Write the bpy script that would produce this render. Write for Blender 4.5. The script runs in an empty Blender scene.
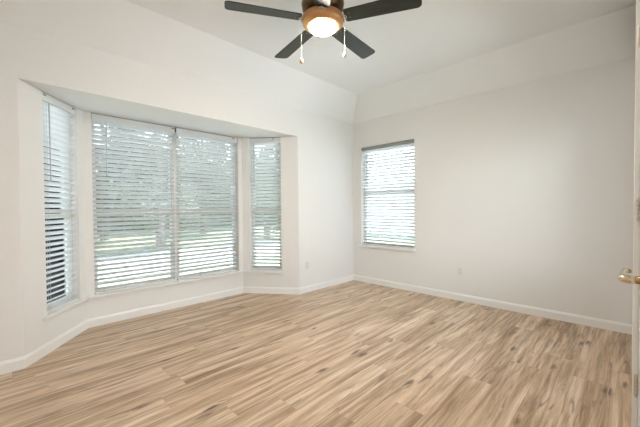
import bpy, bmesh, math, random
from mathutils import Vector, Matrix
random.seed(7)
S = bpy.context.scene
C = S.collection
PI = math.pi

# ------------------------------------------------------------------ measurements (metres)
CAM = (-3.9132, -3.1171, 1.1395)
YAW, PITCH, ROLL, FPX = math.radians(44.4824), math.radians(1.0492), math.radians(-0.4201), 317.04
H = 2.44            # wall height at the foot of the sloped ceiling
HC = 2.73           # flat ceiling
AX, DX, BX, CX, DP, SF = -3.795, -1.141, -3.328, -1.607, 0.606, 2.076   # bay window recess
XL, YB = -4.58, -3.142   # unseen left wall, wall behind the door
YH, XH = -5.2, -3.80     # entry recess behind the camera
WT = 0.14           # outer wall thickness

# ------------------------------------------------------------------ camera
fw = Vector((math.cos(PITCH)*math.cos(YAW), math.cos(PITCH)*math.sin(YAW), -math.sin(PITCH)))
r0 = Vector((math.sin(YAW), -math.cos(YAW), 0)); u0 = r0.cross(fw)
rr = math.cos(ROLL)*r0 + math.sin(ROLL)*u0; uu = rr.cross(fw)
cd = bpy.data.cameras.new('camera'); cam = bpy.data.objects.new('camera', cd); C.objects.link(cam)
cd.sensor_fit = 'HORIZONTAL'; cd.sensor_width = 36.0; cd.lens = FPX/640*36.0
cd.clip_start = 0.02; cd.clip_end = 300
M3 = Matrix((rr, uu, -fw)).transposed()
cam.matrix_world = Matrix.Translation(CAM) @ M3.to_4x4()
S.camera = cam

# ------------------------------------------------------------------ sky, sun, exposure
W = bpy.data.worlds.new('sky'); S.world = W; W.use_nodes = True
nt = W.node_tree; nt.nodes.clear()
wo = nt.nodes.new('ShaderNodeOutputWorld'); bg = nt.nodes.new('ShaderNodeBackground')
tc = nt.nodes.new('ShaderNodeTexCoord'); sx = nt.nodes.new('ShaderNodeSeparateXYZ'); cr = nt.nodes.new('ShaderNodeValToRGB')
nt.links.new(tc.outputs['Generated'], sx.inputs[0]); nt.links.new(sx.outputs['Z'], cr.inputs[0])
cr.color_ramp.elements[0].position = 0.0; cr.color_ramp.elements[0].color = (0.95, 0.98, 1.0, 1)
cr.color_ramp.elements[1].position = 0.7; cr.color_ramp.elements[1].color = (0.62, 0.78, 1.0, 1)
nt.links.new(cr.outputs[0], bg.inputs[0]); bg.inputs[1].default_value = 8.4
nt.links.new(bg.outputs[0], wo.inputs[0])

sd = bpy.data.lights.new('sun', 'SUN'); sun = bpy.data.objects.new('sun', sd); C.objects.link(sun)
sd.energy = 15.0; sd.angle = math.radians(1.0); sd.color = (1.0, 0.95, 0.87)
sun.rotation_euler = Vector((-0.45, -0.30, -1.0)).to_track_quat('-Z', 'Y').to_euler()

LAMP_GLOW = 285.0      # fan lamp glass
HALL_FILL = 110.0       # added fill lamp, unseen in the entry recess
S.view_settings.view_transform = 'Standard'; S.view_settings.look = 'None'
S.view_settings.exposure = 0.12; S.view_settings.gamma = 1.0
S.view_settings.use_curve_mapping = False

# ------------------------------------------------------------------ materials
def mat(name, col, rough=0.5, metal=0.0, spec=0.5, bump=None, var=None):
    m = bpy.data.materials.new(name); m.use_nodes = True
    n = m.node_tree; b = n.nodes['Principled BSDF']
    b.inputs['Base Color'].default_value = (*col, 1); b.inputs['Roughness'].default_value = rough
    b.inputs['Metallic'].default_value = metal; b.inputs['Specular IOR Level'].default_value = spec
    t = n.nodes.new('ShaderNodeTexCoord')
    if bump:
        sc, st = bump
        ns = n.nodes.new('ShaderNodeTexNoise'); ns.inputs['Scale'].default_value = sc; ns.inputs['Detail'].default_value = 3
        n.links.new(t.outputs['Object'], ns.inputs['Vector'])
        bp = n.nodes.new('ShaderNodeBump'); bp.inputs['Strength'].default_value = st; bp.inputs['Distance'].default_value = 0.002
        n.links.new(ns.outputs['Fac'], bp.inputs['Height']); n.links.new(bp.outputs[0], b.inputs['Normal'])
    if var:
        sc, c2 = var
        ns = n.nodes.new('ShaderNodeTexNoise'); ns.inputs['Scale'].default_value = sc; ns.inputs['Detail'].default_value = 4
        n.links.new(t.outputs['Object'], ns.inputs['Vector'])
        mx = n.nodes.new('ShaderNodeMix'); mx.data_type = 'RGBA'
        mx.inputs[6].default_value = (*col, 1); mx.inputs[7].default_value = (*c2, 1)
        n.links.new(ns.outputs['Fac'], mx.inputs[0]); n.links.new(mx.outputs[2], b.inputs['Base Color'])
    return m

M = {}
M['wall'] = mat('wall_paint', (0.82, 0.812, 0.80), 0.75, bump=(120, 0.12), var=(0.6, (0.83, 0.822, 0.81)))
M['ceil'] = mat('ceiling_paint', (0.84, 0.845, 0.84), 0.85, bump=(90, 0.15), var=(0.6, (0.85, 0.855, 0.85)))
M['trim'] = mat('trim_paint', (0.87, 0.865, 0.85), 0.35, var=(2, (0.88, 0.875, 0.86)))
M['vinyl'] = mat('window_vinyl', (0.82, 0.82, 0.80), 0.4, var=(3, (0.80, 0.80, 0.79)))
M['slat'] = mat('blind_slat', (0.80, 0.82, 0.82), 0.38, var=(8, (0.78, 0.80, 0.80)))
M['cord'] = mat('blind_cord', (0.62, 0.62, 0.60), 0.8, var=(60, (0.55, 0.55, 0.54)))
M['wand'] = mat('clear_wand', (0.42, 0.44, 0.46), 0.2, var=(30, (0.5, 0.52, 0.53)))
M['rail'] = mat('shaded_rail', (0.30, 0.30, 0.29), 0.5, var=(20, (0.27, 0.27, 0.26)))  # dark tone stands in for shade along the top of the blinds
M['bracket'] = mat('headrail_bracket', (0.25, 0.25, 0.24), 0.5, 0.3, var=(20, (0.2, 0.2, 0.2)))
M['plate'] = mat('outlet_plastic', (0.80, 0.79, 0.76), 0.3, var=(20, (0.78, 0.77, 0.74)))
M['slot'] = mat('outlet_slot', (0.05, 0.05, 0.05), 0.6, var=(20, (0.07, 0.06, 0.06)))
M['bronze'] = mat('dark_bronze', (0.085, 0.055, 0.03), 0.42, 0.85, var=(6, (0.16, 0.10, 0.05)))
M['copper'] = mat('brushed_copper', (0.56, 0.29, 0.125), 0.38, 0.75, var=(14, (0.60, 0.33, 0.15)))
M['nickel'] = mat('satin_nickel', (0.62, 0.52, 0.38), 0.25, 1.0, var=(14, (0.66, 0.56, 0.42)))
M['steel'] = mat('pale_metal', (0.46, 0.42, 0.37), 0.5, 0.6, var=(14, (0.66, 0.64, 0.60)))
M['hinge'] = mat('brushed_hinge', (0.72, 0.67, 0.58), 0.45, 0.7, var=(30, (0.5, 0.46, 0.4)))
M['fob'] = mat('honey_wood', (0.72, 0.50, 0.26), 0.35, var=(30, (0.62, 0.40, 0.2)))
M['door'] = mat('door_paint', (0.84, 0.83, 0.81), 0.35, var=(2, (0.85, 0.84, 0.82)))

def blade_mat():
    m = mat('dark_walnut_blade', (0.03, 0.036, 0.032), 0.45, spec=0.3)
    n = m.node_tree; b = n.nodes['Principled BSDF']
    t = n.nodes.new('ShaderNodeTexCoord'); mp = n.nodes.new('ShaderNodeMapping'); mp.inputs['Scale'].default_value = (3, 60, 10)
    ns = n.nodes.new('ShaderNodeTexNoise'); ns.inputs['Scale'].default_value = 2.0; ns.inputs['Detail'].default_value = 5
    cr = n.nodes.new('ShaderNodeValToRGB')
    cr.color_ramp.elements[0].position = 0.3; cr.color_ramp.elements[0].color = (0.008, 0.010, 0.0075, 1)
    cr.color_ramp.elements[1].position = 0.75; cr.color_ramp.elements[1].color = (0.030, 0.034, 0.025, 1)
    n.links.new(t.outputs['Object'], mp.inputs[0]); n.links.new(mp.outputs[0], ns.inputs['Vector'])
    n.links.new(ns.outputs['Fac'], cr.inputs[0]); n.links.new(cr.outputs[0], b.inputs['Base Color'])
    return m
M['blade'] = blade_mat()

def glass_mat():
    m = bpy.data.materials.new('window_glass'); m.use_nodes = True; n = m.node_tree; n.nodes.clear()
    o = n.nodes.new('ShaderNodeOutputMaterial'); mx = n.nodes.new('ShaderNodeMixShader')
    t = n.nodes.new('ShaderNodeBsdfTransparent'); g = n.nodes.new('ShaderNodeBsdfGlossy'); f = n.nodes.new('ShaderNodeFresnel')
    t.inputs[0].default_value = (0.93, 0.96, 0.95, 1); g.inputs['Roughness'].default_value = 0.02; f.inputs[0].default_value = 1.45
    n.links.new(f.outputs[0], mx.inputs[0]); n.links.new(t.outputs[0], mx.inputs[1]); n.links.new(g.outputs[0], mx.inputs[2])
    n.links.new(mx.outputs[0], o.inputs[0]); return m
M['glass'] = glass_mat()

def glow_mat(name, col, s):
    m = bpy.data.materials.new(name); m.use_nodes = True; b = m.node_tree.nodes['Principled BSDF']
    b.inputs['Base Color'].default_value = (0.9, 0.88, 0.84, 1); b.inputs['Roughness'].default_value = 0.3
    b.inputs['Emission Color'].default_value = (*col, 1); b.inputs['Emission Strength'].default_value = s
    return m
M['lamp'] = glow_mat('frosted_lamp_glass', (1.0, 0.89, 0.75), LAMP_GLOW)
M['hall_fill'] = glow_mat('hall_fill_glow', (0.96, 0.98, 1.0), HALL_FILL)

def floor_mat():
    m = bpy.data.materials.new('oak_vinyl_planks'); m.use_nodes = True; n = m.node_tree; L = n.links.new
    b = n.nodes['Principled BSDF']; N = n.nodes.new
    def math_(op, a, bb=None):
        x = N('ShaderNodeMath'); x.operation = op
        for i, v in enumerate((a, bb)):
            if v is None: continue
            if isinstance(v, (int, float)): x.inputs[i].default_value = v
            else: L(v, x.inputs[i])
        return x.outputs[0]
    t = N('ShaderNodeTexCoord'); s = N('ShaderNodeSeparateXYZ'); L(t.outputs['Object'], s.inputs[0])
    PW, PL = 0.178, 1.22
    row = math_('FLOOR', math_('DIVIDE', s.outputs['Y'], PW))
    wn = N('ShaderNodeTexWhiteNoise'); wn.noise_dimensions = '1D'; L(row, wn.inputs['W'])
    xo = math_('ADD', math_('DIVIDE', s.outputs['X'], PL), wn.outputs['Value'])
    colm = math_('FLOOR', xo)
    cb = N('ShaderNodeCombineXYZ'); L(row, cb.inputs[0]); L(colm, cb.inputs[1])
    w2 = N('ShaderNodeTexWhiteNoise'); w2.noise_dimensions = '2D'; L(cb.outputs[0], w2.inputs['Vector'])
    # grain coordinates: shifted per plank
    off = N('ShaderNodeCombineXYZ'); L(math_('MULTIPLY', w2.outputs['Value'], 37.0), off.inputs[0]); L(math_('MULTIPLY', w2.outputs['Value'], 11.0), off.inputs[2])
    va = N('ShaderNodeVectorMath'); L(t.outputs['Object'], va.inputs[0]); L(off.outputs[0], va.inputs[1])
    def noise(sc, scale, detail, rough=0.55, dist=0.0):
        mp = N('ShaderNodeMapping'); mp.inputs['Scale'].default_value = sc; L(va.outputs[0], mp.inputs[0])
        x = N('ShaderNodeTexNoise'); x.inputs['Scale'].default_value = scale; x.inputs['Detail'].default_value = detail
        x.inputs['Roughness'].default_value = rough; x.inputs['Distortion'].default_value = dist; L(mp.outputs[0], x.inputs['Vector']); return x.outputs['Fac']
    def ramp(f, *st):
        x = N('ShaderNodeValToRGB'); e = x.color_ramp.elements
        while len(e) < len(st): e.new(0.5)
        for k, (p, c) in enumerate(st): e[k].position = p; e[k].color = (*c, 1) if len(c) == 3 else c
        L(f, x.inputs[0]); return x.outputs[0]
    def mix(f, a, c, mode='MIX'):
        x = N('ShaderNodeMix'); x.data_type = 'RGBA'; x.blend_type = mode
        if isinstance(f, (int, float)): x.inputs[0].default_value = f
        else: L(f, x.inputs[0])
        for i, v in ((6, a), (7, c)):
            if isinstance(v, tuple): x.inputs[i].default_value = (*v, 1)
            else: L(v, x.inputs[i])
        return x.outputs[2]
    broad = noise((0.9, 11.0, 1), 1.0, 7, 0.64, 1.1)
    fine = noise((2.0, 42.0, 1), 1.0, 6, 0.62, 0.4)
    base = ramp(broad, (0.30, (0.30, 0.185, 0.10)), (0.43, (0.48, 0.335, 0.21)), (0.54, (0.65, 0.485, 0.34)), (0.68, (0.80, 0.66, 0.53)))
    tone = ramp(w2.outputs['Value'], (0.0, (0.95, 0.945, 0.94)), (0.5, (1.0, 0.995, 0.99)), (1.0, (1.03, 1.04, 1.05)))
    c1 = mix(1.0, base, tone, 'MULTIPLY')
    c2 = mix(1.0, c1, ramp(fine, (0.36, (0.68, 0.63, 0.57)), (0.55, (1.06, 1.06, 1.06))), 'MULTIPLY')
    # mineral streaks and knots
    st = noise((2.1, 24.0, 1), 1.0, 4, 0.55, 1.2)
    stm = ramp(st, (0.60, (0, 0, 0)), (0.68, (0.75, 0.75, 0.75)))
    c3 = mix(stm, c2, (0.20, 0.125, 0.075))
    mk = N('ShaderNodeMapping'); mk.inputs['Scale'].default_value = (2.5, 8.5, 1); L(va.outputs[0], mk.inputs[0])
    vo = N('ShaderNodeTexVoronoi'); vo.feature = 'F1'; vo.inputs['Scale'].default_value = 1.0; L(mk.outputs[0], vo.inputs['Vector'])
    wob = math_('ADD', vo.outputs['Distance'], math_('MULTIPLY', math_('SUBTRACT', noise((9, 55, 1), 1.0, 4), 0.5), 0.42))
    sc2 = N('ShaderNodeSeparateColor'); L(vo.outputs['Color'], sc2.inputs[0])
    gate = math_('GREATER_THAN', sc2.outputs[0], 0.40)
    kn = math_('MULTIPLY', ramp(wob, (0.05, (0.95, 0.95, 0.95)), (0.19, (0, 0, 0))), gate)
    c4 = mix(kn, c3, (0.115, 0.07, 0.045))
    # seams
    fy = math_('FRACT', math_('DIVIDE', s.outputs['Y'], PW)); fx = math_('FRACT', xo)
    ey = math_('MINIMUM', fy, math_('SUBTRACT', 1.0, fy)); ex = math_('MINIMUM', fx, math_('SUBTRACT', 1.0, fx))
    seam = math_('MAXIMUM', math_('LESS_THAN', ey, 0.007), math_('LESS_THAN', ex, 0.0011))
    c5 = mix(math_('MULTIPLY', seam, 0.2), c4, (0.22, 0.145, 0.09))
    L(c5, b.inputs['Base Color']); b.inputs['Roughness'].default_value = 0.40; b.inputs['Specular IOR Level'].default_value = 0.85
    bp = N('ShaderNodeBump'); bp.inputs['Strength'].default_value = 0.12; bp.inputs['Distance'].default_value = 0.001
    L(fine, bp.inputs['Height']); L(bp.outputs[0], b.inputs['Normal'])
    return m
M['floor'] = floor_mat()

# ------------------------------------------------------------------ helpers
def link(name, bm, m, parent=None, smooth=False):
    me = bpy.data.meshes.new(name)
    bmesh.ops.recalc_face_normals(bm, faces=bm.faces)
    bm.to_mesh(me); bm.free()
    me.materials.append(m)
    if smooth:
        for p in me.polygons: p.use_smooth = True
    o = bpy.data.objects.new(name, me); C.objects.link(o)
    if parent is not None: o.parent = parent
    return o
def struct(name, bm, m, parent=None, smooth=False):
    o = link(name, bm, m, parent, smooth)
    if parent is None: o['kind'] = 'structure'
    return o
def tag(o, label, cat, group=None, kind=None):
    o['label'] = label; o['category'] = cat
    if group: o['group'] = group
    if kind: o['kind'] = kind
    return o
def empty(name, loc, rotz=0.0):
    o = bpy.data.objects.new(name, None); C.objects.link(o); o.location = loc; o.rotation_euler = (0, 0, rotz)
    o.empty_display_size = 0.1
    return o
I4 = Matrix.Identity(4)
def box(bm, x0, x1, y0, y1, z0, z1, T=I4, bev=0.0):
    vs = [bm.verts.new(T @ Vector((x, y, z))) for x in (x0, x1) for y in (y0, y1) for z in (z0, z1)]
    fs = [bm.faces.new([vs[i] for i in q]) for q in ((0,1,3,2),(4,6,7,5),(0,4,5,1),(2,3,7,6),(0,2,6,4),(1,5,7,3))]
    if bev > 0:
        es = list({e for f in fs for e in f.edges})
        bmesh.ops.bevel(bm, geom=es, offset=bev, segments=2, affect='EDGES', profile=0.6)
def cyl(bm, p, q, r, n=12, r2=None):
    p = Vector(p); q = Vector(q); d = q-p
    T = Matrix.Translation((p+q)/2) @ d.to_track_quat('Z', 'Y').to_matrix().to_4x4()
    bmesh.ops.create_cone(bm, cap_ends=True, segments=n, radius1=r, radius2=r if r2 is None else r2, depth=d.length, matrix=T)
def lathe(bm, prof, n=48, T=I4):
    rings = []
    for (r, z) in prof:
        if r < 1e-6: rings.append([bm.verts.new(T @ Vector((0, 0, z)))])
        else: rings.append([bm.verts.new(T @ Vector((r*math.cos(2*PI*k/n), r*math.sin(2*PI*k/n), z))) for k in range(n)])
    for a, b in zip(rings, rings[1:]):
        for k in range(n):
            k2 = (k+1) % n
            if len(a) == 1 and len(b) == 1: continue
            if len(a) == 1: bm.faces.new((a[0], b[k], b[k2]))
            elif len(b) == 1: bm.faces.new((a[k], a[k2], b[0]))
            else: bm.faces.new((a[k], a[k2], b[k2], b[k]))
def tube(bm, pts, r, n=8):
    pts = [Vector(p) for p in pts]; rings = []
    for i, p in enumerate(pts):
        d = (pts[min(i+1, len(pts)-1)] - pts[max(i-1, 0)]).normalized()
        a = d.orthogonal().normalized() if i == 0 else (rings_a - d*rings_a.dot(d)).normalized()
        rings_a = a; b = d.cross(a)
        ri = r[i] if isinstance(r, (list, tuple)) else r
        rings.append([bm.verts.new(p + ri*(a*math.cos(2*PI*k/n)+b*math.sin(2*PI*k/n))) for k in range(n)])
    for A, B in zip(rings, rings[1:]):
        for k in range(n): bm.faces.new((A[k], A[(k+1)%n], B[(k+1)%n], B[k]))
    bm.faces.new(rings[0][::-1]); bm.faces.new(rings[-1])
def prism(bm, poly, z0, z1):
    lo = [bm.verts.new((x, y, z0)) for x, y in poly]; hi = [bm.verts.new((x, y, z1)) for x, y in poly]
    n = len(poly)
    bm.faces.new(lo[::-1]); bm.faces.new(hi)
    for k in range(n): bm.faces.new((lo[k], lo[(k+1)%n], hi[(k+1)%n], hi[k]))
def frameT(P, Q, z=0.0):
    """local x runs from P to Q along the inner face of a wall, local +y points outdoors"""
    P = Vector((*P, z)); Q = Vector((*Q, z)); ex = (Q-P).normalized(); ey = Vector((0, 0, 1)).cross(ex)
    m = Matrix((ex, ey, Vector((0, 0, 1)))).transposed().to_4x4()
    return Matrix.Translation(P) @ m, (Q-P).length

# ------------------------------------------------------------------ room shell
def offs(poly_pts, d):
    """offset an open polyline to its left by d with mitred corners"""
    out = []
    P = [Vector(p) for p in poly_pts]
    for i, p in enumerate(P):
        ns = []
        for a, b in ((i-1, i), (i, i+1)):
            if a < 0 or b >= len(P): continue
            e = (P[b]-P[a]).normalized(); ns.append(Vector((-e.y, e.x)))
        if len(ns) == 1: out.append(p + ns[0]*d)
        else:
            m = (ns[0]+ns[1]).normalized(); out.append(p + m*(d/m.dot(ns[0])))
    return out

A_, B_, C_, D_ = (AX, 0), (BX, DP), (CX, DP), (DX, 0)
# floor (room, bay, entry recess) in one slab
bm = bmesh.new()
prism(bm, [(XL, YH), (XH, YH), (XH, YB), (0, YB), (0, 0), D_, C_, B_, A_, (XL, 0)], -0.05, 0.0)
struct('floor', bm, M['floor'])
bm = bmesh.new()   # ceiling
i_ = 0.335
o4 = [(XL, YB), (0, YB), (0, 0), (XL, 0)]
n4 = [(XL+i_, YB), (-i_, YB), (-i_, -i_-0.02), (XL+i_, -i_-0.02)]
vo = [bm.verts.new((x, y, H)) for x, y in o4]; vi = [bm.verts.new((x, y, HC)) for x, y in n4]
bm.faces.new(vi)
for k in range(4): bm.faces.new((vo[k], vo[(k+1) % 4], vi[(k+1) % 4], vi[k]))
vr = [bm.verts.new((x, y, H)) for x, y in ((XL, YH), (XH, YH), (XH, YB), (XL, YB))]
bm.faces.new(vr)
struct('ceiling', bm, M['ceil'])
bm = bmesh.new()   # dropped ceiling of the bay
ti = 0.012; fx = (BX-AX)*ti/DP
prism(bm, [(DX-fx, ti), C_, B_, (AX+fx, ti)], SF, SF+0.12)
struct('ceiling_bay', bm, M['ceil'])
bm = bmesh.new()   # wall on the bay side
box(bm, XL-WT, AX, 0, WT, 0, H); 
box(bm, DX, 0.0, 0, WT, 0, H)
box(bm, AX, DX, 0, 0.012, SF, H); box(bm, AX, DX, 0.012, WT, SF+0.121, H)
struct('wall_left', bm, M['wall'])

def wall_hole(name, P, Q, hx0, hx1, hz0, hz1, z1, t=WT, ext=(0, 0)):
    T, Lg = frameT(P, Q); bm = bmesh.new()
    box(bm, -ext[0], hx0, 0, t, 0, z1, T); box(bm, hx1, Lg+ext[1], 0, t, 0, z1, T); box(bm, hx0, hx1, 0, t, 0, hz0, T)
    if hz1 < z1-1e-4: box(bm, hx0, hx1, 0, t, hz1, z1, T)
    return struct(name, bm, M['wall'])
LG = math.hypot(BX-AX, DP)
ZB = 0.30     # window opening bottom in the bay
wall_hole('wall_bay_left', A_, B_, 0.238, 0.672, ZB, SF, SF+0.12)
wall_hole('wall_bay_front', B_, C_, 0.066, 1.661, ZB, SF, SF+0.12)
wall_hole('wall_bay_right', C_, D_, 0.098, 0.530, ZB, SF, SF+0.12)
RW0, RW1, RZ0, RZ1 = 0.162, 1.045, 0.562, 2.05
wall_hole('wall_right', (0, 0), (0, YB), RW0, RW1, RZ0, RZ1, H, ext=(WT, WT))
DX0, DX1, DH = -1.945, -3.675, 2.04      # double door opening
bm = bmesh.new()
box(bm, DX0, -1.70, YB-WT, YB, 0, HC); box(bm, -0.30, 0, YB-WT, YB, 0, HC); box(bm, -1.70, -0.30, YB-WT, YB, 0, RZ0); box(bm, -1.70, -0.30, YB-WT, YB, RZ1, HC); box(bm, DX1, DX0, YB-WT, YB, DH+0.005, HC); box(bm, XH, DX1, YB-WT, YB, 0, HC); box(bm, XL, XH, YB-WT, YB, H, HC)  # includes the opening of the added, unseen light window
struct('wall_back', bm, M['wall'])
bm = bmesh.new(); box(bm, XL-WT, XL, YH, 0, 0, H); struct('wall_entry_left', bm, M['wall'])
bm = bmesh.new(); box(bm, XH, XH+WT, YH, YB-WT, 0, H); struct('wall_entry_right', bm, M['wall'])
bm = bmesh.new(); box(bm, XL-WT, XH+WT, YH-WT, YH, 0, H); struct('wall_entry_end', bm, M['wall'])
bm = bmesh.new(); box(bm, DX1-0.1, DX0+0.1, YB-0.75, YB-0.70, 0, H); struct('wall_closet', bm, M['wall'])

# baseboards
chain = [(XL, 0), A_, B_, C_, D_, (0, 0), (0, YB), (DX0+0.06, YB)]
prof = [(0.0005, 0.0), (0.0135, 0.0), (0.0135, 0.066), (0.0115, 0.072), (0.009, 0.076), (0.006, 0.083), (0.0005, 0.086)]
offl = [offs(chain, -d) for d, z in prof]
names = ['baseboard_left', 'baseboard_bay_left', 'baseboard_bay_front', 'baseboard_bay_right', 'baseboard_corner', 'baseboard_right', 'baseboard_back']
for k in range(len(chain)-1):
    bm = bmesh.new()
    a = [bm.verts.new((*offl[j][k], prof[j][1])) for j in range(len(prof))]
    b = [bm.verts.new((*offl[j][k+1], prof[j][1])) for j in range(len(prof))]
    n = len(prof)
    for j in range(n): bm.faces.new((a[j], a[(j+1) % n], b[(j+1) % n], b[j]))
    bm.faces.new(a); bm.faces.new(b[::-1])
    struct(names[k], bm, M['trim'])

# ------------------------------------------------------------------ windows
wcount = [0]; tcount = [0]
def window(P, Q, x0, x1, z0, z1, zm, panes):
    """single hung vinyl window set back in the opening; panes = list of (x0, x1)"""
    wcount[0] += 1
    T, _ = frameT(P, Q)
    bm = bmesh.new(); y0, y1 = 0.070, 0.135
    fwid = 0.022
    box(bm, x0, x0+fwid, y0, y1, z0, z1, T, 0.003); box(bm, x1-fwid, x1, y0, y1, z0, z1, T, 0.003)
    box(bm, x0+fwid, x1-fwid, y0, y1, z0, z0+fwid, T, 0.003); box(bm, x0+fwid, x1-fwid, y0, y1, z1-fwid, z1, T, 0.003)
    for (a, b), (c, d) in zip(panes, panes[1:]): box(bm, b, c, y0, y1, z0+fwid, z1-fwid, T, 0.003)
    w = struct('window_%d' % wcount[0], bm, M['vinyl'])
    for (a, b) in panes:
        for nm, za, zb, ya in (('lower_sash', z0+fwid, zm+0.02, 0.078), ('upper_sash', zm-0.02, z1-fwid, 0.104)):
            a2 = max(a, x0+fwid); b2 = min(b, x1-fwid); s = 0.022; bm = bmesh.new(); yb = ya+0.024
            box(bm, a2, a2+s, ya, yb, za, zb, T, 0.002); box(bm, b2-s, b2, ya, yb, za, zb, T, 0.002)
            box(bm, a2+s, b2-s, ya, yb, za, za+s+0.008, T, 0.002); box(bm, a2+s, b2-s, ya, yb, zb-s-0.008, zb, T, 0.002)
            so = link(nm, bm, M['vinyl'], w)
            bm = bmesh.new(); box(bm, a2+s, b2-s, ya+0.010, ya+0.014, za+s+0.008, zb-s-0.008, T); link('glass_pane', bm, M['glass'], so)
    return w
window(A_, B_, 0.238, 0.672, ZB, SF, 1.085, [(0.238, 0.672)])
window(B_, C_, 0.066, 1.661, ZB, SF, 1.085, [(0.066, 0.834), (0.889, 1.661)])
window(C_, D_, 0.098, 0.530, ZB, SF, 1.085, [(0.098, 0.530)])
window((0, 0), (0, YB), RW0, RW1, RZ0, RZ1, 1.345, [(RW0, RW1)])

window((0, YB), (-2, YB), 0.30, 1.70, RZ0, RZ1, 1.345, [(0.30, 1.70)])  # unseen window added to let in fill daylight near the right wall

def stool(P, Q, x0, x1, z, h0, h1, ends, pr=0.032):
    """window stool with horns, with a slim apron under it; h0..h1 is the opening it runs into"""
    tcount[0] += 1
    T, _ = frameT(P, Q); bm = bmesh.new()
    e0, e1 = ends
    pts = [(x0+e0, -pr), (x1-e1, -pr), (x1, -0.0005), (h1, -0.0005), (h1, 0.072), (h0, 0.072), (h0, -0.0005), (x0, -0.0005)]
    lo = [bm.verts.new(T @ Vector((x, y, z-0.022))) for x, y in pts]; hi = [bm.verts.new(T @ Vector((x, y, z))) for x, y in pts]
    bm.faces.new(lo[::-1]); bm.faces.new(hi)
    for k in range(len(pts)): bm.faces.new((lo[k], lo[(k+1) % len(pts)], hi[(k+1) % len(pts)], hi[k]))
    s = struct('trim_%d' % tcount[0], bm, M['trim'])
    return s
ZS = ZB+0.004
stool(A_, B_, 0.185, LG, ZS, 0.239, 0.671, (0.002, 0.019))
stool(B_, C_, 0.0, 1.721, ZS, 0.067, 1.660, (0.017, 0.017))
stool(C_, D_, 0.0, 0.560, ZS, 0.099, 0.529, (0.019, 0.002))
stool((0, 0), (0, YB), RW0-0.045, RW1+0.03, RZ0+0.004, RW0+0.001, RW1-0.001, (0.002, 0.002))

stool((0, YB), (-2, YB), 0.26, 1.74, RZ0+0.004, 0.301, 1.699, (0.002, 0.002), 0.008)  # stool of the added, unseen window

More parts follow.
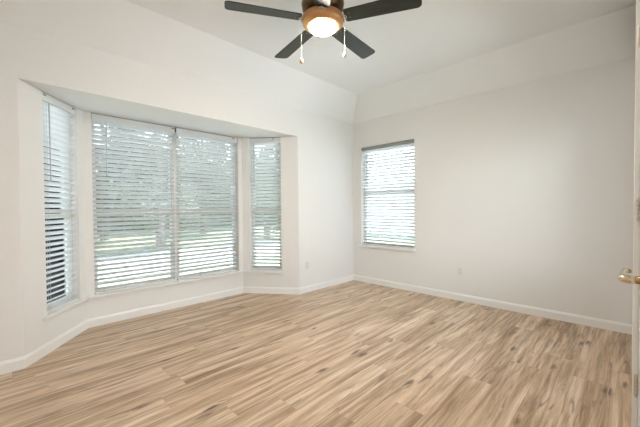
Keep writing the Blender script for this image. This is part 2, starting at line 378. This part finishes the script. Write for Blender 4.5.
# ------------------------------------------------------------------ blinds
def blind(P, Q, x0, x1, zb, zt, label, name='window_blind', ladders=(0.16, 0.84), wand=None, wand_len=0.55, cords=None, tilt=36, vh=0.070, top_brk=()):
    T, _ = frameT(P, Q)
    org = T @ Vector(((x0+x1)/2, 0.038, zb))
    root = empty(name, org); IT = Matrix.Translation(-org) @ T
    tag(root, label, 'blind', 'white window blinds')
    yc = 0.038
    # headrail with valance
    bm = bmesh.new(); box(bm, x0+0.004, x1-0.004, yc-0.022, yc+0.022, zt-0.050, zt-0.001, IT, 0.001)
    link('headrail', bm, M['rail'], root); bm = bmesh.new()
    box(bm, x0+0.002, x1-0.002, yc-0.034, yc-0.026, zt-vh, zt-0.008, IT, 0.003)
    link('valance', bm, M['slat'] if vh > 0.06 else M['rail'], root)  # short valance takes the painted shade tone of the headrail
    for tx in top_brk:
        bm = bmesh.new(); xx = tx
        box(bm, xx-0.016, xx+0.016, yc-0.037, yc-0.033, zt-0.030, zt-0.020, IT, 0.001)
        link('valance_clip', bm, M['bracket'], root)
    # slats
    pitch = 0.0455; w = 0.050; a = math.radians(tilt); th = 0.0028
    z = zt-0.085; zlow = zb+0.030; bm = bmesh.new(); k = 0; zs = []
    while z > zlow: zs.append(z); z -= pitch
    for z in zs:
        jit = math.radians(random.uniform(-1.5, 1.5)); dz = random.uniform(-0.0012, 0.0012); ja = random.uniform(-0.0015, 0.0015)
        sec = []
        for t in (-1, -0.5, 0, 0.5, 1):
            h = 0.0022*(1-t*t)
            sec.append((t*w/2, h+th/2))
        sec += [(t, h-th) for t, h in sec[::-1]]
        ca, sa = math.cos(a+jit), math.sin(a+jit)
        # inner (room side, -y) edge raised, outer edge lowered
        ring = lambda xx, zo: [bm.verts.new(IT @ Vector((xx, yc + (u*ca + v*sa), z + zo + (-u*sa + v*ca)))) for u, v in sec]
        A = ring(x0+0.006, dz+ja); B = ring(x1-0.006, dz-ja); n = len(sec)
        for j in range(n): bm.faces.new((A[j], A[(j+1) % n], B[(j+1) % n], B[j]))
        bm.faces.new(A); bm.faces.new(B[::-1])
    link('slats', bm, M['slat'], root)
    bm = bmesh.new(); box(bm, x0+0.006, x1-0.006, yc-0.024, yc+0.024, zb+0.0015, zb+0.019, IT, 0.004)
    link('bottom_rail', bm, M['slat'], root)
    # ladder strings: front string, rear string and rungs under each slat
    for f in ladders:
        xx = x0+(x1-x0)*f; bm = bmesh.new(); hw = w/2*math.cos(a)+0.001
        for sy in (-1, 1): box(bm, xx-0.0011, xx+0.0011, yc+sy*hw-0.0008, yc+sy*hw+0.0008, zb+0.012, zt-0.03, IT)
        box(bm, xx+0.006, xx+0.0075, yc-0.0008, yc+0.0008, zb+0.012, zt-0.03, IT)
        link('ladder_string', bm, M['cord'], root)
    if wand is not None:
        xx = x0+(x1-x0)*wand; bm = bmesh.new()
        cyl(bm, IT @ Vector((xx, yc-0.030, zt-0.060)), IT @ Vector((xx, yc-0.041, zt-0.085)), 0.002, 8)
        cyl(bm, IT @ Vector((xx, yc-0.041, zt-0.083)), IT @ Vector((xx, yc-0.043, zt-0.083-wand_len)), 0.0042, 8)
        cyl(bm, IT @ Vector((xx, yc-0.043, zt-0.083-wand_len)), IT @ Vector((xx, yc-0.043, zt-0.083-wand_len-0.022)), 0.0055, 8)
        link('tilt_wand', bm, M['wand'], root)
    if cords is not None:
        for q, (fx, ln) in enumerate(cords):
            xx = x0+(x1-x0)*fx; bm = bmesh.new()
            cyl(bm, IT @ Vector((xx, yc-0.030, zt-0.060)), IT @ Vector((xx, yc-0.038, zt-0.06-ln)), 0.0011, 6)
            lc = link('lift_cord', bm, M['slat'], root)
            bm = bmesh.new(); cyl(bm, IT @ Vector((xx, yc-0.038, zt-0.055-ln)), IT @ Vector((xx, yc-0.038, zt-0.092-ln)), 0.0035, 8, 0.007)
            link('cord_tassel', bm, M['wand'], lc)
    return root
blind(A_, B_, 0.240, 0.668, ZS, SF, 'narrow white slatted blind in the left angled side of the bay window, navy outside', wand=0.16, wand_len=0.6, top_brk=(0.27, 0.63))
blind(B_, C_, 0.068, 0.855, ZS, SF, 'wide white slatted blind over the left half of the large middle bay window', ladders=(0.10, 0.34, 0.66, 0.97), wand=0.15, wand_len=0.5, top_brk=(0.834,))
blind(B_, C_, 0.868, 1.659, ZS, SF, 'wide white slatted blind over the right half of the large middle bay window', ladders=(0.03, 0.34, 0.66, 0.97), cords=None, top_brk=(1.60,))
blind(C_, D_, 0.100, 0.528, ZS, SF, 'narrow white slatted blind in the right angled side of the bay window', wand=0.16, wand_len=0.55, top_brk=(0.43,))
blind((0, 0), (0, YB), RW0+0.002, RW1-0.002, RZ0+0.004, RZ1, 'white slatted blind glowing with daylight in the separate window right of the room corner',
      wand=0.13, wand_len=0.42, cords=[(0.80, 0.17), (0.805, 0.80)], vh=0.045, tilt=35)

# ------------------------------------------------------------------ outlets
def outlet(T, label):
    root = empty('wall_outlet', T.to_translation(), T.to_euler().z)
    tag(root, label, 'outlet', 'electrical outlets')
    bm = bmesh.new(); box(bm, -0.035, 0.035, -0.006, -0.0003, -0.0575, 0.0575, I4, 0.0025); link('cover_plate', bm, M['plate'], root)
    for s in (-1, 1):
        bm = bmesh.new(); box(bm, -0.0165, 0.0165, -0.0085, -0.0055, s*0.0195-0.0135, s*0.0195+0.0135, I4, 0.003)
        r = link('socket', bm, M['plate'], root)
        bm = bmesh.new()
        box(bm, -0.0078, -0.0052, -0.0092, -0.0078, s*0.0195-0.001, s*0.0195+0.008)
        box(bm, 0.0052, 0.0078, -0.0092, -0.0078, s*0.0195-0.001, s*0.0195+0.008)
        cyl(bm, (0, -0.0078, s*0.0195-0.0072), (0, -0.0092, s*0.0195-0.0072), 0.0026, 10)
        link('socket_slots', bm, M['slot'], r)
    bm = bmesh.new(); cyl(bm, (0, -0.0055, 0), (0, -0.0075, 0), 0.003, 10); link('screw', bm, M['steel'], root)
T1 = Matrix.Translation((-0.987, 0, 0.363))
outlet(T1, 'small white outlet on the short wall between the bay and the room corner')
T2, _ = frameT((0, -1.643), (0, YB), 0.357)
outlet(T2, 'small white outlet low on the long bare wall right of the single window')

# ------------------------------------------------------------------ double door in the back wall
def leaf(name, xh, xl, sgn):
    """door leaf hinged at xh, latch side at xl, face in the room at YB-0.004"""
    g = 0.003; yf = YB-0.004; a, b = (xl+g/2, xh-g) if xh > xl else (xh+g, xl-g/2)
    bm = bmesh.new(); st = 0.11
    box(bm, a, b, yf-0.035, yf-0.008, 0.008, DH-0.002)
    for (x0, x1, z0, z1) in ((a, a+st, 0.008, DH-0.002), (b-st, b, 0.008, DH-0.002), (a+st, b-st, 0.008, 0.22), (a+st, b-st, 0.86, 1.0), (a+st, b-st, DH-0.13, DH-0.002)):
        box(bm, x0, x1, yf-0.010, yf, z0, z1, I4, 0.002)
    for (z0, z1) in ((0.25, 0.83), (1.03, DH-0.16)): box(bm, a+st+0.03, b-st-0.03, yf-0.010, yf-0.003, z0, z1, I4, 0.003)
    d = link(name, bm, M['door']); d['kind'] = 'structure'
    for z in (1.875, 1.12, 0.34):
        bm = bmesh.new(); yk = YB+0.005; xk = xh + (0.0 if xh > xl else 0.0)
        for q in range(5):
            cyl(bm, (xk, yk, z-0.045+q*0.018+0.0008), (xk, yk, z-0.045+(q+1)*0.018-0.0008), 0.0065, 12)
        cyl(bm, (xk, yk, z-0.051), (xk, yk, z-0.045), 0.0045, 10); cyl(bm, (xk, yk, z+0.045), (xk, yk, z+0.051), 0.0045, 10)
        link('hinge', bm, M['hinge'], d)
    if sgn < 0: return d      # the fixed leaf has no lever
    s = 1
    xc = xl + s*0.060; zc = 0.945
    bm = bmesh.new(); lathe(bm, [(0, 0), (0.031, 0), (0.032, 0.004), (0.027, 0.010), (0.013, 0.012), (0, 0.012)], 32, Matrix.Translation((xc, yf, zc)) @ Matrix.Rotation(-PI/2, 4, 'X'))
    le = link('lever_rosette', bm, M['nickel'], d, True)
    bm = bmesh.new()
    tube(bm, [(xc, yf+0.010, zc), (xc, yf+0.034, zc), (xc+s*0.004, yf+0.041, zc), (xc+s*0.014, yf+0.044, zc), (xc+s*0.05, yf+0.045, zc+0.001), (xc+s*0.10, yf+0.044, zc+0.001), (xc+s*0.130, yf+0.041, zc+0.002), (xc+s*0.136, yf+0.030, zc+0.002)],
         [0.0105, 0.0105, 0.0105, 0.010, 0.0085, 0.0085, 0.008, 0.0065], 12)
    link('lever', bm, M['nickel'], le, True)
    return d
leaf('door_1', DX0, (DX0+DX1)/2, 1)
leaf('door_2', DX1, (DX0+DX1)/2, -1)
bm = bmesh.new(); ct = 0.017
for x0, x1 in ((DX0+0.004, DX0+0.062), (DX1-0.062, DX1-0.004)):
    box(bm, x0, x1, YB, YB+ct, 0, DH+0.066, I4, 0.003)
box(bm, DX1-0.004, DX0+0.004, YB, YB+ct, DH+0.008, DH+0.066, I4, 0.003)
struct('trim_6', bm, M['trim'])

# ------------------------------------------------------------------ ceiling fan
FX, FY, FZ, FR, FPH = -2.29, -1.565, 2.45, 0.66, math.radians(150.3)
fan = empty('ceiling_fan', (FX, FY, HC))
tag(fan, 'hugger ceiling fan with dark blades, copper light housing and glowing round lamp', 'ceiling fan')
bm = bmesh.new(); lathe(bm, [(0, 0), (0.098, 0), (0.100, -0.012), (0.094, -0.035), (0.098, -0.055), (0.126, -0.085), (0.143, -0.125), (0.147, -0.165), (0.143, -0.205), (0.128, -0.222), (0.118, -0.230), (0.0, -0.230)], 64)
link('motor_housing', bm, M['bronze'], fan, True)
bm = bmesh.new(); lathe(bm, [(0.146, -0.150), (0.1495, -0.153), (0.1495, -0.172), (0.146, -0.175)], 64)
link('housing_band', bm, M['copper'], fan, True)
bm = bmesh.new(); lathe(bm, [(0, -0.245), (0.105, -0.245), (0.118, -0.248), (0.137, -0.256), (0.146, -0.268), (0.1475, -0.285), (0.144, -0.302), (0.133, -0.316), (0.118, -0.325), (0.100, -0.330), (0.097, -0.328), (0.097, -0.318), (0.0, -0.318)], 64)
lk = link('light_housing', bm, M['copper'], fan, True)
bm = bmesh.new(); lathe(bm, [(0.096, -0.322), (0.095, -0.333), (0.088, -0.342), (0.073, -0.351), (0.050, -0.358), (0.026, -0.362), (0, -0.363)], 64)
link('lamp_glass', bm, M['lamp'], lk, True)
bm = bmesh.new(); cyl(bm, (0, 0, -0.228), (0, 0, -0.247), 0.085, 32); link('switch_collar', bm, M['bronze'], fan)
for k in range(5):
    ang = FPH - k*2*PI/5
    zb_ = FZ-HC
    R = Matrix.Rotation(ang, 4, 'Z')
    # blade: rounded paddle, pitched
    e = bpy.data.objects.new('blade', bpy.data.meshes.new('blade')); 
    bm = bmesh.new(); pts = []
    r0_, r1_, w0, w1 = 0.158, FR, 0.054, 0.066
    pts = [(r0_+0.008, -w0), (r0_, -w0+0.012), (r0_, w0-0.012), (r0_+0.008, w0)]
    cr_ = 0.030
    for q in range(7):
        t = PI/2*q/6; pts.append((r1_-cr_+cr_*math.sin(t), w1-cr_+cr_*math.cos(t)))
    for q in range(7):
        t = PI/2*q/6; pts.append((r1_-cr_+cr_*math.cos(t), -w1+cr_-cr_*math.sin(t)))
    prism(bm, pts, -0.003, 0.003)
    me = e.data; bmesh.ops.recalc_face_normals(bm, faces=bm.faces); bm.to_mesh(me); bm.free(); me.materials.append(M['blade'])
    C.objects.link(e); e.parent = fan
    e.matrix_local = R @ Matrix.Translation((0, 0, zb_)) @ Matrix.Rotation(math.radians(-11), 4, 'X')
    # blade iron: arm from the motor to a plate screwed on the blade
    bm = bmesh.new()
    P0 = [(0.095, -0.016), (0.150, -0.012), (0.175, -0.026), (0.212, -0.030), (0.222, -0.018), (0.222, 0.018), (0.212, 0.030), (0.175, 0.026), (0.150, 0.012), (0.095, 0.016)]
    prism(bm, P0, 0.0032, 0.0072)
    for sx_, sy_ in ((0.192, -0.018), (0.192, 0.018)): cyl(bm, (sx_, sy_, -0.0040), (sx_, sy_, -0.0030), 0.0026, 8)
    tube(bm, [(0.132, -0.022, 0.004), (0.150, -0.021, -0.008), (0.166, -0.012, -0.011), (0.172, 0, -0.011), (0.166, 0.012, -0.011), (0.150, 0.021, -0.008), (0.132, 0.022, 0.004)], 0.0032, 8)
    bi = link('blade_iron', bm, M['steel'], e)
for (ang, ln) in ((math.radians(134.48), 0.245), (math.radians(-45.52), 0.205)):
    cx_, cy_ = 0.143*math.cos(ang), 0.143*math.sin(ang); z0 = -0.288
    bm = bmesh.new(); cyl(bm, (cx_*0.93, cy_*0.93, z0), (cx_*1.06, cy_*1.06, z0), 0.005, 10)
    for q in range(int(ln/0.0042)):
        bmesh.ops.create_icosphere(bm, subdivisions=1, radius=0.0013, matrix=Matrix.Translation((cx_*1.06, cy_*1.06, z0-0.004-q*0.0042)))
    pc = link('pull_chain', bm, M['steel'], fan)
    bm = bmesh.new(); lathe(bm, [(0, 0), (0.004, -0.002), (0.006, -0.010), (0.011, -0.020), (0.0135, -0.030), (0.011, -0.040), (0.005, -0.046), (0, -0.047)], 20, Matrix.Translation((cx_*1.06, cy_*1.06, z0-ln)))
    link('pull_knob', bm, M['fob'] if ang > 0 else M['steel'], pc, True)

# fill lamp added behind the camera, unseen, to brighten the room
hl = empty('fill_lamp', (-4.19, -4.2, H))
tag(hl, 'added round fill lamp, unseen in the entry recess behind the viewer', 'fill lamp')
bm = bmesh.new(); lathe(bm, [(0, 0), (0.19, 0), (0.192, -0.02), (0.18, -0.03), (0, -0.03)], 48); link('fill_lamp_base', bm, M['nickel'], hl, True)
bm = bmesh.new(); lathe(bm, [(0.175, -0.03), (0.168, -0.055), (0.13, -0.085), (0.07, -0.10), (0, -0.105)], 48); link('lamp_glass', bm, M['hall_fill'], hl, True)

# ------------------------------------------------------------------ outdoors
M['lawn'] = mat('dry_lawn', (0.20, 0.20, 0.14), 0.9, var=(1.2, (0.13, 0.16, 0.08)))
M['patio'] = mat('tan_paving', (0.27, 0.25, 0.21), 0.85, var=(1.5, (0.20, 0.185, 0.155)))
M['bounce'] = mat('bounce_white', (0.80, 0.79, 0.77), 0.85, var=(1.5, (0.76, 0.75, 0.73)))  # very pale so the added slab and wall bounce daylight
M['leaf'] = mat('tree_leaves', (0.10, 0.135, 0.075), 0.5, var=(3.0, (0.16, 0.19, 0.13)))
M['bark'] = mat('bark', (0.22, 0.19, 0.16), 0.9, var=(9, (0.14, 0.12, 0.10)))
M['siding'] = mat('blue_siding', (0.075, 0.14, 0.36), 0.6, var=(2, (0.065, 0.12, 0.31)))
M['roof'] = mat('roof_shingle', (0.16, 0.15, 0.15), 0.9, var=(20, (0.10, 0.10, 0.10)))
M['fence'] = mat('weathered_boards', (0.50, 0.46, 0.40), 0.85, var=(5, (0.40, 0.37, 0.33)))
bm = bmesh.new(); box(bm, -40, 60, -40, 60, -0.30, -0.18); struct('ground', bm, M['lawn'])
bm = bmesh.new(); box(bm, -4.5, 5.5, 3.6, 7.2, -0.179, -0.14); struct('patio', bm, M['patio'])
bm = bmesh.new(); box(bm, 0.5, 14, -12, 0.9, -0.179, -0.13); box(bm, -1.7, 0.5, -12, -3.9, -0.179, -0.13); struct('bounce_slab', bm, M['bounce'])  # white slab added to throw sunlight up into the room

def tree(x, y, h, cz, rad, n, label, trunk=0.11, seed=1):
    rnd = random.Random(seed)
    root = empty('leafy_tree', (x, y, -0.18)); tag(root, label, 'tree', 'leafy trees in the yard')
    bm = bmesh.new(); tube(bm, [(0, 0, 0), (0.03, 0.02, h*0.25), (-0.02, 0.03, h*0.5), (0.03, 0, h*0.8)], [trunk*1.25, trunk, trunk*0.8, trunk*0.35], 10)
    for q in range(7):
        a = rnd.uniform(0, 2*PI); z0 = h*rnd.uniform(0.3, 0.6); l = rad*rnd.uniform(0.5, 0.85)
        tube(bm, [(0, 0, z0), (l*0.5*math.cos(a), l*0.5*math.sin(a), z0+l*0.35), (l*math.cos(a), l*math.sin(a), z0+l*0.8)], [trunk*0.4, trunk*0.25, trunk*0.08], 6)
    link('trunk', bm, M['bark'], root)
    bm = bmesh.new()
    blobs = [(rnd.uniform(-1, 1)*rad*0.65, rnd.uniform(-1, 1)*rad*0.55, cz+rnd.uniform(-1, 1)*(h-cz)*0.75, rad*rnd.uniform(0.35, 0.6)) for _ in range(16)]
    for _ in range(n):
        b = rnd.choice(blobs); v = Vector((rnd.gauss(0, 1), rnd.gauss(0, 1), rnd.gauss(0, 1))).normalized()*b[3]*rnd.uniform(0.35, 1.0)
        c = Vector(b[:3])+v; s = rnd.uniform(0.05, 0.10)
        d = Vector((rnd.uniform(-1, 1), rnd.uniform(-1, 1), rnd.uniform(-0.7, 0.7))).normalized(); e = d.orthogonal().normalized()
        if rnd.random() < 0.5: e = d.cross(e)
        q = [c-d*s, c+e*s*0.45, c+d*s, c-e*s*0.45]
        bm.faces.new([bm.verts.new(p) for p in q])
    link('foliage', bm, M['leaf'], root)
tree(0.0, 8.4, 5.6, 2.9, 1.55, 9000, 'near leafy tree standing behind the middle of the large bay window', 0.13, 3)
tree(4.3, 8.2, 5.6, 2.9, 1.5, 7000, 'near leafy tree seen through the narrow right bay blind', 0.12, 8)
tree(-0.7, 13.0, 7.0, 3.8, 1.7, 7000, 'far leafy tree seen at the left of the large bay window', 0.14, 5)
tree(3.7, 13.0, 7.0, 3.8, 1.7, 8000, 'far leafy tree seen at the right of the large bay window', 0.14, 11)
def hedge():
    rnd = random.Random(4)
    root = empty('tall_hedge', (4.5, 17.5, -0.18)); tag(root, 'dense tall evergreen hedge closing the yard behind all the trees', 'hedge')
    bm = bmesh.new(); box(bm, -9.5, 13, -0.5, 0.6, 0, 4.3); link('branches', bm, M['leaf'], root)
    bm = bmesh.new()
    for _ in range(14000):
        x = rnd.uniform(-9.8, 13.2); z = rnd.uniform(0, 1)**0.8*(5.6+0.5*math.sin(x*1.3)+0.3*math.sin(x*3.1)); y = -0.65-0.35*math.sin(x*2.1+z)-rnd.uniform(0, 0.5)
        if z > 4.3: y = rnd.uniform(-0.8, 0.6)
        c = Vector((x, y, z)); sz = rnd.uniform(0.08, 0.17)
        d = Vector((rnd.uniform(-1, 1), rnd.uniform(-0.6, 0.6), rnd.uniform(-1, 1))).normalized(); e = d.cross(Vector((rnd.uniform(-.4, .4), 1, rnd.uniform(-.6, .6)))).normalized()
        bm.faces.new([bm.verts.new(p) for p in (c-d*sz, c+e*sz*0.5, c+d*sz, c-e*sz*0.5)])
    link('foliage', bm, M['leaf'], root)
hedge()

# white wall added to bounce daylight indoors, beyond the driveway
gw = empty('bounce_wall', (9.0, -1.0, -0.18)); tag(gw, 'added white bounce wall beyond the window right of the room corner', 'wall')
bm = bmesh.new(); box(bm, 0, 0.2, -10, 9, 0, 2.4); link('wall', bm, M['bounce'], gw)
bm = bmesh.new(); box(bm, -0.04, 0.24, -10.04, 9.04, 2.4, 2.48, I4, 0.01); link('coping', bm, M['bounce'], gw)
# neighbouring house with dark blue boards, far left
hs = empty('neighbouring_house', (-5.6, 7.5, -0.18)); tag(hs, 'dark blue boarded house seen through the narrow left bay blind', 'house')
bm = bmesh.new(); box(bm, -4, 3.4, 0, 5, 0, 3.0)
for q in range(20): box(bm, -4.01, 3.415, -0.018, 0.0, 0.02+q*0.15, 0.145+q*0.15)
link('wall', bm, M['siding'], hs)
bm = bmesh.new()
vs = [bm.verts.new(v) for v in ((-4.4, -0.4, 3.0), (3.8, -0.4, 3.0), (3.8, 5.4, 3.0), (-4.4, 5.4, 3.0), (-4.4, 2.5, 4.6), (3.8, 2.5, 4.6))]
for f in ((0, 1, 5, 4), (2, 3, 4, 5), (1, 2, 5), (3, 0, 4), (0, 3, 2, 1)): bm.faces.new([vs[i] for i in f])
link('roof', bm, M['roof'], hs)
